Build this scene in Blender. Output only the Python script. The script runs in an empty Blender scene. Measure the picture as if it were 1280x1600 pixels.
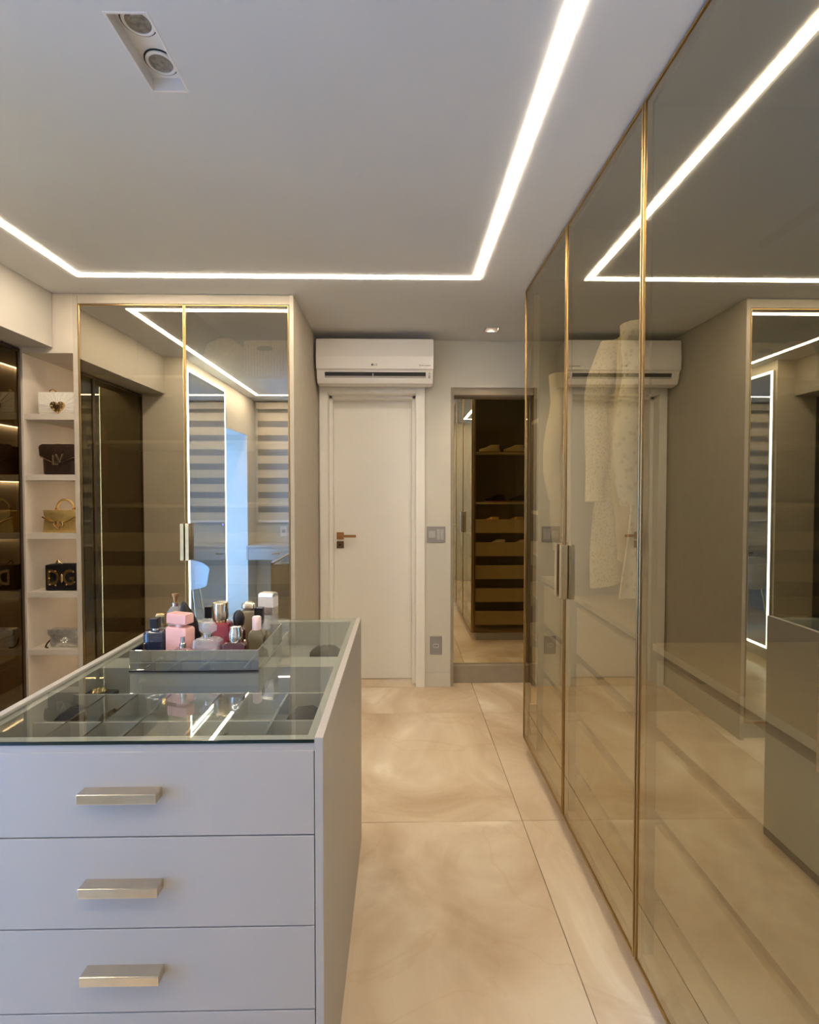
import bpy, bmesh, math, random
from mathutils import Vector, Matrix
random.seed(7)
scene = bpy.context.scene
COL = scene.collection
PI = math.pi

# ------------------------------------------------------------------ camera
CAM_H = 1.42
F_PX = 780.0
cd = bpy.data.cameras.new('camera')
cam = bpy.data.objects.new('camera', cd); COL.objects.link(cam)
cd.sensor_fit = 'VERTICAL'; cd.sensor_height = 36.0
cd.lens = F_PX * 36.0 / 1600.0
cd.clip_start = 0.02
cam.location = (0, 0, CAM_H)
cam.rotation_euler = (PI / 2 - math.atan(20 / F_PX), 0, -math.atan(14 / F_PX))
cd.shift_y = -12 / 1600.0
scene.camera = cam

# ------------------------------------------------------------------ world, exposure
SKY = (0.18, 0.42, 1.0)
world = bpy.data.worlds.new('sky'); scene.world = world
world.use_nodes = True
bg = world.node_tree.nodes['Background']
bg.inputs['Color'].default_value = (*SKY, 1); bg.inputs['Strength'].default_value = 4.4
vs = scene.view_settings
vs.view_transform = 'Standard'; vs.look = 'None'; vs.exposure = 1.88; vs.gamma = 1.0
vs.use_curve_mapping = False
LED_STRENGTH = 17.0
LED_COL = (1.0, 0.835, 0.64)
try:
    scene.cycles.use_denoising = True
    scene.cycles.max_bounces = 14; scene.cycles.glossy_bounces = 7
    scene.cycles.diffuse_bounces = 5; scene.cycles.transmission_bounces = 8
    scene.cycles.transparent_max_bounces = 24
    scene.cycles.sample_clamp_indirect = 8.0
    scene.cycles.caustics_reflective = True
except Exception:
    pass

# portals only guide the sampling of the sky through the glazed door and the window
def portal(loc, rot, sx, sy):
    l = bpy.data.lights.new('daylight_portal', 'AREA'); l.shape = 'RECTANGLE'; l.size = sx; l.size_y = sy
    l.cycles.is_portal = True
    o = bpy.data.objects.new('daylight_portal', l); COL.objects.link(o)
    o.location = loc; o.rotation_euler = rot
portal((-2.12, 0.195, 1.03), (0, -PI / 2, 0), 2.06, 0.73)
portal((-1.0, -0.62, 1.68), (PI / 2, 0, 0), 1.2, 1.15)

# ------------------------------------------------------------------ materials
def new_mat(name):
    m = bpy.data.materials.new(name); m.use_nodes = True
    return m, m.node_tree.nodes, m.node_tree.links

def pbr(name, col, rough=0.5, metal=0.0, noise=0.04, nscale=8.0, bump=0.0, bscale=120.0, spec=0.5, coat=0.0):
    m, N, L = new_mat(name)
    b = N['Principled BSDF']
    b.inputs['Roughness'].default_value = rough; b.inputs['Metallic'].default_value = metal
    b.inputs['Specular IOR Level'].default_value = spec
    if coat: b.inputs['Coat Weight'].default_value = coat
    g = N.new('ShaderNodeNewGeometry')
    n = N.new('ShaderNodeTexNoise'); n.inputs['Scale'].default_value = nscale; n.inputs['Detail'].default_value = 3
    L.new(g.outputs['Position'], n.inputs['Vector'])
    r = N.new('ShaderNodeValToRGB')
    r.color_ramp.elements[0].color = (*[c * (1 - noise) for c in col], 1)
    r.color_ramp.elements[1].color = (*[min(1, c * (1 + noise)) for c in col], 1)
    r.color_ramp.elements[0].position = .3; r.color_ramp.elements[1].position = .7
    L.new(n.outputs['Fac'], r.inputs['Fac']); L.new(r.outputs['Color'], b.inputs['Base Color'])
    if bump:
        n2 = N.new('ShaderNodeTexNoise'); n2.inputs['Scale'].default_value = bscale
        L.new(g.outputs['Position'], n2.inputs['Vector'])
        bp = N.new('ShaderNodeBump'); bp.inputs['Strength'].default_value = bump; bp.inputs['Distance'].default_value = .002
        L.new(n2.outputs['Fac'], bp.inputs['Height']); L.new(bp.outputs['Normal'], b.inputs['Normal'])
    return m

def emit(name, col, s):
    m, N, L = new_mat(name); N.remove(N['Principled BSDF'])
    e = N.new('ShaderNodeEmission'); e.inputs['Color'].default_value = (*col, 1); e.inputs['Strength'].default_value = s
    L.new(e.outputs['Emission'], N['Material Output'].inputs['Surface'])
    return m

def coated_glass(name, trans, refl, base, grazing=0.45, rough=0.0):
    """thin reflective coated glass: tinted see-through layer under a partial mirror"""
    m, N, L = new_mat(name); N.remove(N['Principled BSDF'])
    t = N.new('ShaderNodeBsdfTransparent'); t.inputs['Color'].default_value = (*trans, 1)
    g = N.new('ShaderNodeBsdfGlossy'); g.inputs['Color'].default_value = (*refl, 1); g.inputs['Roughness'].default_value = rough
    lw = N.new('ShaderNodeFresnel'); lw.inputs['IOR'].default_value = 1.5
    ma = N.new('ShaderNodeMath'); ma.operation = 'MULTIPLY_ADD'; ma.use_clamp = True
    ma.inputs[1].default_value = grazing; ma.inputs[2].default_value = base
    L.new(lw.outputs['Fac'], ma.inputs[0])
    # only the face a ray enters is coated and tinted; the exit face of the pane lets it through
    ge = N.new('ShaderNodeNewGeometry')
    inv = N.new('ShaderNodeMath'); inv.operation = 'SUBTRACT'; inv.inputs[0].default_value = 1.0
    L.new(ge.outputs['Backfacing'], inv.inputs[1])
    mul = N.new('ShaderNodeMath'); mul.operation = 'MULTIPLY'
    L.new(ma.outputs['Value'], mul.inputs[0]); L.new(inv.outputs['Value'], mul.inputs[1])
    tc = N.new('ShaderNodeMixRGB'); tc.inputs['Color1'].default_value = (*trans, 1); tc.inputs['Color2'].default_value = (1, 1, 1, 1)
    L.new(ge.outputs['Backfacing'], tc.inputs['Fac']); L.new(tc.outputs['Color'], t.inputs['Color'])
    mx = N.new('ShaderNodeMixShader')
    L.new(mul.outputs['Value'], mx.inputs['Fac']); L.new(t.outputs['BSDF'], mx.inputs[1]); L.new(g.outputs['BSDF'], mx.inputs[2])
    L.new(mx.outputs['Shader'], N['Material Output'].inputs['Surface'])
    return m

def liquid_glass(name, col, density=0.5, rough=0.05):
    """bottle glass: tinted see-through with dielectric sheen and some body colour"""
    m, N, L = new_mat(name)
    b = N['Principled BSDF']; b.inputs['Base Color'].default_value = (*col, 1); b.inputs['Roughness'].default_value = rough
    t = N.new('ShaderNodeBsdfTransparent'); t.inputs['Color'].default_value = (*[min(1, .35 + .65 * c) for c in col], 1)
    mx = N.new('ShaderNodeMixShader'); mx.inputs['Fac'].default_value = density
    L.new(t.outputs['BSDF'], mx.inputs[1]); L.new(b.outputs['BSDF'], mx.inputs[2])
    g = N.new('ShaderNodeBsdfGlossy'); g.inputs['Roughness'].default_value = .02
    fr_ = N.new('ShaderNodeFresnel'); fr_.inputs['IOR'].default_value = 1.6
    ge = N.new('ShaderNodeNewGeometry')
    inv = N.new('ShaderNodeMath'); inv.operation = 'SUBTRACT'; inv.inputs[0].default_value = 1.0
    L.new(ge.outputs['Backfacing'], inv.inputs[1])
    mul = N.new('ShaderNodeMath'); mul.operation = 'MULTIPLY'
    L.new(fr_.outputs['Fac'], mul.inputs[0]); L.new(inv.outputs['Value'], mul.inputs[1])
    m2 = N.new('ShaderNodeMixShader'); L.new(mul.outputs['Value'], m2.inputs['Fac'])
    L.new(mx.outputs['Shader'], m2.inputs[1]); L.new(g.outputs['BSDF'], m2.inputs[2])
    L.new(m2.outputs['Shader'], N['Material Output'].inputs['Surface'])
    return m

def marble(name):
    m, N, L = new_mat(name); b = N['Principled BSDF']
    b.inputs['Roughness'].default_value = .26; b.inputs['Specular IOR Level'].default_value = .45
    g = N.new('ShaderNodeNewGeometry')
    oi = N.new('ShaderNodeObjectInfo')
    off = N.new('ShaderNodeVectorMath'); off.operation = 'MULTIPLY_ADD'
    cmb = N.new('ShaderNodeCombineXYZ')
    L.new(oi.outputs['Random'], cmb.inputs[0]); L.new(oi.outputs['Random'], cmb.inputs[2])
    off.inputs[1].default_value = (13, 7, 9)
    L.new(cmb.outputs[0], off.inputs[0]); L.new(g.outputs['Position'], off.inputs[2])
    n1 = N.new('ShaderNodeTexNoise'); n1.inputs['Scale'].default_value = 1.7; n1.inputs['Detail'].default_value = 6
    n1.inputs['Distortion'].default_value = 1.1; n1.inputs['Roughness'].default_value = .55
    L.new(off.outputs[0], n1.inputs['Vector'])
    r1 = N.new('ShaderNodeValToRGB'); e = r1.color_ramp.elements
    e[0].position = .34; e[0].color = (.56, .43, .29, 1)
    e[1].position = .62; e[1].color = (.76, .65, .49, 1)
    x = e.new(.48); x.color = (.67, .54, .385, 1)
    x = e.new(.70); x.color = (.86, .77, .62, 1)
    L.new(n1.outputs['Fac'], r1.inputs['Fac'])
    n2 = N.new('ShaderNodeTexNoise'); n2.inputs['Scale'].default_value = 1.05; n2.inputs['Detail'].default_value = 5
    n2.inputs['Distortion'].default_value = 1.6
    L.new(off.outputs[0], n2.inputs['Vector'])
    r2 = N.new('ShaderNodeValToRGB'); f = r2.color_ramp.elements
    f[0].position = .488; f[0].color = (0, 0, 0, 1); f[1].position = .5; f[1].color = (1, 1, 1, 1)
    y = f.new(.512); y.color = (0, 0, 0, 1)
    L.new(n2.outputs['Fac'], r2.inputs['Fac'])
    k = N.new('ShaderNodeMath'); k.operation = 'MULTIPLY'; k.inputs[1].default_value = .16
    L.new(r2.outputs['Color'], k.inputs[0])
    mx = N.new('ShaderNodeMixRGB'); mx.inputs['Color2'].default_value = (.50, .31, .14, 1)
    L.new(k.outputs[0], mx.inputs['Fac']); L.new(r1.outputs['Color'], mx.inputs['Color1'])
    L.new(mx.outputs['Color'], b.inputs['Base Color'])
    return m

def fabric(name, col, kind='plain', col2=None, scale=40.0):
    m, N, L = new_mat(name); b = N['Principled BSDF']; b.inputs['Roughness'].default_value = .9
    b.inputs['Specular IOR Level'].default_value = .15
    tc = N.new('ShaderNodeTexCoord')
    if kind == 'plain':
        t = N.new('ShaderNodeTexNoise'); t.inputs['Scale'].default_value = scale; fac = t.outputs['Fac']
    elif kind == 'dots':
        t = N.new('ShaderNodeTexVoronoi'); t.inputs['Scale'].default_value = scale; fac = t.outputs['Distance']
    else:
        t = N.new('ShaderNodeTexBrick'); t.inputs['Scale'].default_value = scale; t.inputs['Mortar Size'].default_value = .06
        fac = t.outputs['Fac']
    if kind == 'check':
        mp = N.new('ShaderNodeMapping'); mp.inputs['Rotation'].default_value = (PI / 2, 0, 0)
        L.new(tc.outputs['Object'], mp.inputs['Vector']); L.new(mp.outputs['Vector'], t.inputs['Vector'])
    else:
        L.new(tc.outputs['Object'], t.inputs['Vector'])
    r = N.new('ShaderNodeValToRGB')
    c2 = col2 or tuple(c * .82 for c in col)
    r.color_ramp.elements[0].color = (*col, 1); r.color_ramp.elements[1].color = (*c2, 1)
    if kind == 'dots':
        r.color_ramp.elements[0].color = (*c2, 1); r.color_ramp.elements[1].color = (*col, 1)
        r.color_ramp.elements[0].position = .25; r.color_ramp.elements[1].position = .4
    L.new(fac, r.inputs['Fac']); L.new(r.outputs['Color'], b.inputs['Base Color'])
    return m

def sheer(name, col, see=.3):
    m, N, L = new_mat(name); N.remove(N['Principled BSDF'])
    t = N.new('ShaderNodeBsdfTransparent')
    d = N.new('ShaderNodeBsdfDiffuse'); d.inputs['Color'].default_value = (*col, 1)
    tr = N.new('ShaderNodeBsdfTranslucent'); tr.inputs['Color'].default_value = (*col, 1)
    a = N.new('ShaderNodeMixShader'); a.inputs['Fac'].default_value = .3
    L.new(d.outputs[0], a.inputs[1]); L.new(tr.outputs[0], a.inputs[2])
    mx = N.new('ShaderNodeMixShader'); mx.inputs['Fac'].default_value = 1 - see
    L.new(t.outputs[0], mx.inputs[1]); L.new(a.outputs[0], mx.inputs[2])
    L.new(mx.outputs[0], N['Material Output'].inputs['Surface'])
    return m

M = dict(
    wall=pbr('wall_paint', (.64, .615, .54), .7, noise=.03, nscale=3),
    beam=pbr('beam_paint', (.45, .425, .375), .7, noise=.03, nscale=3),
    ceil=pbr('ceiling_paint', (.65, .65, .65), .8, noise=.02, nscale=2),
    lacquer=pbr('greige_lacquer', (.425, .40, .365), .42, noise=.015, nscale=3),
    carcass=pbr('greige_melamine', (.50, .45, .37), .55, noise=.04, nscale=14),
    carcass_dark=pbr('taupe_melamine', (.33, .28, .21), .55, noise=.05, nscale=14),
    inner=pbr('grey_melamine', (.11, .11, .095), .6, noise=.04, nscale=10),
    dooroff=pbr('white_door_paint', (.88, .86, .80), .45, noise=.015, nscale=3),
    plastic=pbr('white_plastic', (.78, .75, .72), .16, noise=.01),
    plastic_grey=pbr('grey_plastic', (.42, .41, .40), .4, noise=.01),
    grey_plate=pbr('grey_switch_plate', (.29, .285, .28), .45, noise=.01),
    black=pbr('black_plastic', (.012, .011, .012), .3, noise=.01),
    darkline=pbr('dark_gap', (.02, .018, .015), .8),
    frame=pbr('dark_gold_frame', (.42, .28, .12), .34, 1.0, noise=.05, nscale=30),
    gold=pbr('brushed_gold', (.66, .45, .20), .24, 1.0, noise=.05, nscale=30),
    champagne=pbr('champagne_metal', (.70, .60, .45), .22, 1.0, noise=.05, nscale=30),
    rose=pbr('rose_gold', (.52, .27, .11), .28, 1.0, noise=.05, nscale=30),
    bronze=pbr('bronze_metal', (.22, .14, .07), .3, 1.0, noise=.05, nscale=30),
    chrome=pbr('chrome', (.80, .80, .80), .12, 1.0, noise=.02),
    silver=pbr('silver_leather', (.75, .73, .70), .28, .8, noise=.15, nscale=60, bump=.4),
    lens=pbr('lamp_lens_glass', (.33, .31, .27), .2, .4, noise=.3, nscale=90),
    brown_frame=pbr('dark_brown_frame', (.05, .03, .015), .5),
    niche=pbr('cream_melamine', (.58, .52, .44), .6, noise=.03, nscale=14),
    mirror=coated_glass('clear_mirror', (0, 0, 0), (.80, .82, .81), 1.0),
    mirror_bronze=coated_glass('bronze_mirror', (0, 0, 0), (.68, .62, .48), 1.0),
    tray_mirror=coated_glass('smoked_mirror', (.2, .2, .19), (.68, .69, .66), .85),
    glass_right=coated_glass('bronze_reflective_glass', (.72, .66, .47), (.92, .87, .72), .40, .5),
    glass_left=coated_glass('bronze_reflective_glass_light', (.52, .45, .29), (.96, .90, .77), .54, .4),
    glass_dark=coated_glass('dark_brown_glass', (.22, .13, .05), (.60, .50, .32), .20, .5),
    glass_end=coated_glass('brown_glass', (.76, .65, .40), (.6, .5, .33), .05, .8),
    glass_clear=coated_glass('clear_glass', (.93, .95, .95), (1, 1, 1), .02, 1.0),
    glass_top=coated_glass('table_glass', (.80, .85, .83), (.95, 1, .98), .09, 1.0),
    glass_edge=pbr('green_glass_edge', (.006, .018, .016), .1, noise=.02),
    led=emit('led_diffuser', LED_COL, LED_STRENGTH),
    led_cool=emit('mirror_led', (.86, 1.0, .93), 3.6),
    led_shelf=emit('shelf_led', (1.0, .80, .58), 6.5),
    lamp_on=emit('warm_spot_lens', (1.0, .78, .54), 2.0),
    touch=emit('blue_touch_light', (.1, .1, 1.0), 4.0),
    marble=marble('onyx_porcelain'),
    grout=pbr('grout', (.42, .34, .25), .9),
    blind_solid=fabric('blind_fabric', (.66, .60, .50), scale=90),
    blind_sheer=sheer('blind_sheer_fabric', (.36, .34, .31), .05),
    chair=fabric('pale_grey_upholstery', (.62, .66, .72), scale=60),
    white_leather=pbr('white_leather', (.80, .76, .68), .45, noise=.03, nscale=40, bump=.3),
    brown_leather=pbr('dark_brown_leather', (.030, .015, .008), .5, spec=.25, noise=.3, nscale=60, bump=.5),
    black_leather=pbr('black_leather', (.008, .006, .008), .45, spec=.25, noise=.2, nscale=60, bump=.4),
    gold_leather=pbr('gold_leather', (.80, .58, .22), .30, .75, noise=.1, nscale=40, bump=.3),
    brown_rubber=pbr('tan_leather', (.35, .20, .09), .5, noise=.15, nscale=30),
    velvet=pbr('dark_velvet', (.03, .03, .04), .9, noise=.2, nscale=30),
    wicker=pbr('white_wicker', (.70, .66, .60), .7, noise=.2, nscale=60, bump=.8, bscale=80),
    acrylic=coated_glass('clear_acrylic', (.9, .9, .9), (1, 1, 1), .12, 1.0),
    tray_lining=pbr('grey_suede', (.30, .30, .285), .9, noise=.06, nscale=40),
    shirt_cream=fabric('cream_cotton', (.86, .78, .62)),
    shirt_pink=fabric('pink_check_cotton', (.86, .74, .66), 'check', (.70, .38, .36), 7.0),
    knit=fabric('cream_knit', (.82, .76, .62), 'dots', (.52, .46, .34), 110.0),
    knit_yellow=fabric('yellow_knit', (.80, .66, .38)),
    lace=fabric('ivory_lace', (.88, .82, .72), 'dots', (.66, .56, .46), 45.0),
    brown_cloth=fabric('brown_cloth', (.16, .07, .03)),
    red_cloth=fabric('red_cloth', (.45, .02, .02)),
    black_cloth=fabric('black_cloth', (.02, .02, .02)),
    pink_gloss=pbr('pink_lacquer', (.86, .50, .47), .22, noise=.03),
    pink_cap=pbr('pale_pink_cap', (.88, .66, .64), .3, noise=.02),
    g_blue=liquid_glass('blue_grey_glass', (.03, .04, .075), .8),
    g_clear=liquid_glass('clear_bottle_glass', (.86, .86, .86), .25),
    g_pink=liquid_glass('pink_bottle_glass', (.62, .36, .36), .5),
    g_red=liquid_glass('red_bottle_glass', (.40, .05, .08), .75),
    g_wine=liquid_glass('wine_bottle_glass', (.10, .02, .02), .8),
    g_olive=liquid_glass('olive_bottle_glass', (.30, .25, .14), .65),
    g_amber=liquid_glass('amber_bottle_glass', (.55, .30, .08), .6),
    ink=pbr('grey_print', (.10, .10, .10), .6),
)

# ------------------------------------------------------------------ mesh helpers
class MB:
    def __init__(s): s.v = []; s.f = []
    def add(s, vs_, fs):
        o = len(s.v); s.v += [tuple(p) for p in vs_]; s.f += [tuple(i + o for i in f) for f in fs]; return s
    def box(s, x0, x1, y0, y1, z0, z1):
        if x0 > x1: x0, x1 = x1, x0
        if y0 > y1: y0, y1 = y1, y0
        if z0 > z1: z0, z1 = z1, z0
        return s.add([(x0, y0, z0), (x1, y0, z0), (x1, y1, z0), (x0, y1, z0), (x0, y0, z1), (x1, y0, z1), (x1, y1, z1), (x0, y1, z1)],
                     [(0, 3, 2, 1), (4, 5, 6, 7), (0, 1, 5, 4), (1, 2, 6, 5), (2, 3, 7, 6), (3, 0, 4, 7)])
    def loft(s, rings, n=24, p=2.0, c=(0, 0, 0)):
        """rings: (z, rx, ry[, ox, oy]) superellipse sections stacked in z"""
        V = []; Fc = []
        for r in rings:
            z, rx, ry = r[:3]; ox, oy = (r[3], r[4]) if len(r) > 3 else (0, 0)
            for k in range(n):
                a = 2 * PI * (k + .5) / n; ca, sa = math.cos(a), math.sin(a)
                V.append((c[0] + ox + rx * math.copysign(abs(ca) ** (2 / p), ca), c[1] + oy + ry * math.copysign(abs(sa) ** (2 / p), sa), c[2] + z))
        for i in range(len(rings) - 1):
            for k in range(n):
                k2 = (k + 1) % n
                Fc.append((i * n + k, i * n + k2, (i + 1) * n + k2, (i + 1) * n + k))
        Fc.append(tuple(reversed(range(n)))); Fc.append(tuple((len(rings) - 1) * n + k for k in range(n)))
        return s.add(V, Fc)
    def tube(s, pts, r, n=8, closed=False):
        pts = [Vector(p) for p in pts]; V = []; Fc = []; m = len(pts)
        rs = r if isinstance(r, (list, tuple)) else [r] * m
        up = None
        for i, p in enumerate(pts):
            t = (pts[(i + 1) % m] - pts[i - 1]) if closed else (pts[min(i + 1, m - 1)] - pts[max(i - 1, 0)])
            t.normalize()
            if up is None: up = Vector((0, 0, 1)) if abs(t.z) < .9 else Vector((1, 0, 0))
            u = t.cross(up)
            if u.length < 1e-4: u = t.cross(Vector((0, 1, 0)))
            u.normalize(); w = u.cross(t); up = w
            for k in range(n):
                a = 2 * PI * k / n
                V.append(p + rs[i] * (math.cos(a) * u + math.sin(a) * w))
        for i in range(m if closed else m - 1):
            j = (i + 1) % m
            for k in range(n):
                k2 = (k + 1) % n
                Fc.append((i * n + k, i * n + k2, j * n + k2, j * n + k))
        if not closed:
            Fc.append(tuple(reversed(range(n)))); Fc.append(tuple((m - 1) * n + k for k in range(n)))
        return s.add(V, Fc)
    def prism(s, pts, y0, y1, plane='xz'):
        """extrude a 2-D outline: xz outline along y, xy outline along z, yz outline along x"""
        n = len(pts)
        def P(a, b, d): return (a, d, b) if plane == 'xz' else ((a, b, d) if plane == 'xy' else (d, a, b))
        V = [P(a, b, y0) for a, b in pts] + [P(a, b, y1) for a, b in pts]
        Fc = [tuple(range(n)), tuple(reversed(range(n, 2 * n)))] + [(k, k + n, (k + 1) % n + n, (k + 1) % n) for k in range(n)]
        return s.add(V, Fc)
    def cyl(s, c, r, h, axis='z', n=24, r2=None):
        r2 = r if r2 is None else r2
        d = {'x': Vector((1, 0, 0)), 'y': Vector((0, 1, 0)), 'z': Vector((0, 0, 1))}[axis]
        return s.tube([Vector(c), Vector(c) + d * h], [r, r2], n)
    def mesh(s, name, bevel=0.0, segs=2, smooth=False):
        me = bpy.data.meshes.new(name); me.from_pydata(s.v, [], s.f)
        bm = bmesh.new(); bm.from_mesh(me)
        bmesh.ops.recalc_face_normals(bm, faces=bm.faces)
        if bevel:
            ed = [e for e in bm.edges if len(e.link_faces) == 2 and e.calc_face_angle(0) > .5]
            bmesh.ops.bevel(bm, geom=ed, offset=bevel, segments=segs, profile=.5, affect='EDGES', clamp_overlap=True)
        bm.to_mesh(me); bm.free()
        if smooth:
            me.polygons.foreach_set('use_smooth', [True] * len(me.polygons))
            try: me.set_sharp_from_angle(angle=math.radians(38))
            except Exception: pass
        me.update(); return me

def link(name, me, mat, parent=None, loc=None):
    o = bpy.data.objects.new(name, me); COL.objects.link(o)
    if mat is not None and not me.materials: me.materials.append(mat if not isinstance(mat, str) else M[mat])
    if parent is not None: o.parent = parent
    if loc is not None: o.location = loc
    return o

def wloc(o):
    p = Vector((0, 0, 0))
    while o is not None: p += o.location; o = o.parent
    return p

def part(name, mb, mat, parent, bevel=0.0, segs=2, smooth=False, local=False):
    """mesh child; vertices given in world space unless local"""
    if parent is not None and not local:
        w = wloc(parent); mb.v = [(a - w.x, b - w.y, c - w.z) for a, b, c in mb.v]
    return link(name, mb.mesh(name, bevel, segs, smooth), mat, parent)

def tag(o, label=None, cat=None, group=None, kind=None):
    if label: o['label'] = label
    if cat: o['category'] = cat
    if group: o['group'] = group
    if kind: o['kind'] = kind
    return o

def thing(name, label, cat, loc, group=None, rotz=0.0):
    o = bpy.data.objects.new(name, None); COL.objects.link(o); o.location = loc; o.rotation_euler = (0, 0, rotz)
    o.empty_display_size = .05
    return tag(o, label, cat, group)

def solo(name, mb, mat, label, cat, loc=None, group=None, **kw):
    """a thing that is one mesh, with its origin at its base"""
    if loc is None:
        xs, ys, zs = zip(*mb.v); loc = ((min(xs) + max(xs)) / 2, (min(ys) + max(ys)) / 2, min(zs))
    mb.v = [(a - loc[0], b - loc[1], c - loc[2]) for a, b, c in mb.v]
    o = link(name, mb.mesh(name, **kw), mat, None, loc)
    return tag(o, label, cat, group)

def struct(name, mb, mat, **kw):
    o = link(name, mb.mesh(name, **kw), mat); o['kind'] = 'structure'; return o

def text_part(name, body, size, mat, parent, loc, depth=.001, rot=(PI / 2, 0, 0), sx=1.0, bold=0.0):
    cu = bpy.data.curves.new('lettering', 'FONT'); cu.body = body; cu.size = size; cu.extrude = depth
    cu.align_x = 'CENTER'; cu.align_y = 'CENTER'; cu.resolution_u = 3; cu.offset = bold
    t = bpy.data.objects.new('lettering', cu); COL.objects.link(t)
    dg = bpy.context.evaluated_depsgraph_get(); dg.update()
    me = bpy.data.meshes.new_from_object(t.evaluated_get(dg))
    bpy.data.objects.remove(t); bpy.data.curves.remove(cu)
    mt = Matrix.Translation(loc) @ Matrix.LocRotScale(None, Matrix.Rotation(rot[2], 3, 'Z') @ Matrix.Rotation(rot[0], 3, 'X'), (sx, 1, 1))
    me.transform(mt); me.materials.clear()
    return link(name, me, mat, parent)

def heart(cx, cz, s, n=28):
    out = []
    for k in range(n):
        t = 2 * PI * k / n
        out.append((cx + s * (16 * math.sin(t) ** 3) / 17, cz + s * (13 * math.cos(t) - 5 * math.cos(2 * t) - 2 * math.cos(3 * t) - math.cos(4 * t)) / 17))
    return out

# ================================================================== THE SETTING
CEIL = 2.50
XL = -1.75            # left wall face beside the lit mirror
XR = 1.32             # right wall face, behind the wardrobe
YF = -0.50            # wall behind the camera
YB = 3.60             # far wall with the white door
# floor with its tiles
fl = struct('floor', MB().box(-2.75, 1.5, -.75, 3.95, -.12, -.011), 'grout')
T = 1.055; G = .0012
xs = [.525 + T * k for k in range(-4, 2)]; ys = [T * k for k in range(-1, 5)]
tile_cache = {}
for i in range(len(xs) - 1):
    for j in range(len(ys) - 1):
        x0, x1 = max(xs[i], -2.7), min(xs[i + 1], 1.45); y0, y1 = max(ys[j], -.7), min(ys[j + 1], 3.9)
        if x1 - x0 < .05 or y1 - y0 < .05: continue
        key = (round(x1 - x0, 3), round(y1 - y0, 3))
        if key not in tile_cache:
            w, d = (x1 - x0) / 2 - G, (y1 - y0) / 2 - G
            tile_cache[key] = MB().box(-w, w, -d, d, -.011, 0).mesh('tile', .0012, 1)
        link('tile', tile_cache[key], 'marble', fl, ((x0 + x1) / 2, (y0 + y1) / 2, 0))
# ceiling, with rectangular recesses for the downlights
DX0, DX1, DY0, DY1 = -.672, -.570, 1.163, 1.392      # twin downlight
SX0, SX1, SY0, SY1 = .56, .66, 3.30, 3.40            # square downlight
c = MB()
c.box(-2.75, 1.5, -.75, DY0, CEIL, CEIL + .12).box(-2.75, 1.5, DY1, SY0, CEIL, CEIL + .12).box(-2.75, 1.5, SY1, 3.95, CEIL, CEIL + .12)
c.box(-2.75, DX0, DY0, DY1, CEIL, CEIL + .12).box(DX1, 1.5, DY0, DY1, CEIL, CEIL + .12)
c.box(-2.75, SX0, SY0, SY1, CEIL, CEIL + .12).box(SX1, 1.5, SY0, SY1, CEIL, CEIL + .12)
c.box(-2.75, 1.5, -.75, 3.95, CEIL + .12, CEIL + .16)
struct('ceiling', c, 'ceil')
# left wall: solid bay with the lit mirror, doorway with daylight, recess behind the dark wardrobe
DOY0, DOY1, DOZ = -.17, .56, 2.06
wl = MB()
wl.box(-2.25, XL, DOY1, 1.50, 0, CEIL).box(-2.25, XL, DOY0, DOY1, DOZ, CEIL).box(-2.25, XL, -.75, DOY0, 0, CEIL)
wl.box(-2.75, -2.66, 1.50, 3.95, 0, CEIL).box(-2.75, -2.25, 1.38, 1.50, 0, CEIL)
struct('wall_left', wl, 'wall')
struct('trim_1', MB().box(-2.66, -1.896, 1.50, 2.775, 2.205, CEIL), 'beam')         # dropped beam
# wall behind the camera, with the window
WX0, WX1, WZ0, WZ1 = -1.58, -.42, 1.12, 2.28
wf = MB()
wf.box(XL, WX0, -.70, YF, 0, CEIL).box(WX1, 1.5, -.70, YF, 0, CEIL).box(WX0, WX1, -.70, YF, 0, WZ0).box(WX0, WX1, -.70, YF, WZ1, CEIL)
struct('wall_front', wf, 'wall')
struct('wall_right', MB().box(XR, 1.5, YF, 3.95, 0, CEIL), 'wall')
# far wall
DFX0, DFX1, DFZ = -.577, .175, 2.1625
NX0, NZ = .362, 2.168
wb = MB()
wb.box(-2.66, DFX0, YB, 3.85, 0, CEIL).box(DFX0, DFX1, YB, 3.85, DFZ, CEIL).box(DFX1, NX0, YB, 3.85, 0, CEIL)
wb.box(NX0, XR, YB, 3.85, NZ, CEIL).box(NX0, XR, 3.73, 3.85, 0, NZ)
wb.box(DFX0, DFX1, 3.80, 3.85, 0, DFZ)
struct('wall_back', wb, 'wall')
struct('baseboard_back', MB().box(DFX1, NX0, YB - .006, YB, 0, .10), 'wall', bevel=.002)

# white door with its frame
d1 = bpy.data.objects.new('door_1', None); COL.objects.link(d1); d1.location = (-.2, 3.6, 0); d1['kind'] = 'structure'
part('door_frame', MB().box(DFX0, DFX0 + .058, YB - .022, YB + .16, 0, DFZ).box(DFX1 - .066, DFX1, YB - .022, YB + .16, 0, DFZ)
     .box(DFX0 + .058, DFX1 - .066, YB - .022, YB + .16, 2.118, DFZ), 'dooroff', d1, .003)
part('door_stop', MB().box(DFX0 + .058, DFX0 + .082, YB + .06, YB + .165, 0, 2.118).box(DFX1 - .09, DFX1 - .066, YB + .06, YB + .165, 0, 2.118)
     .box(DFX0 + .058, DFX1 - .066, YB + .06, YB + .165, 2.096, 2.118), 'dooroff', d1, .002)
lf = part('door_leaf', MB().box(DFX0 + .058, DFX1 - .066, YB + .145, YB + .182, .006, 2.125), 'dooroff', d1, .002)
part('threshold', MB().box(DFX0 + .05, DFX1 - .06, YB - .01, YB + .15, 0, .003), 'marble', d1)
yl = YB + .145
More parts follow.
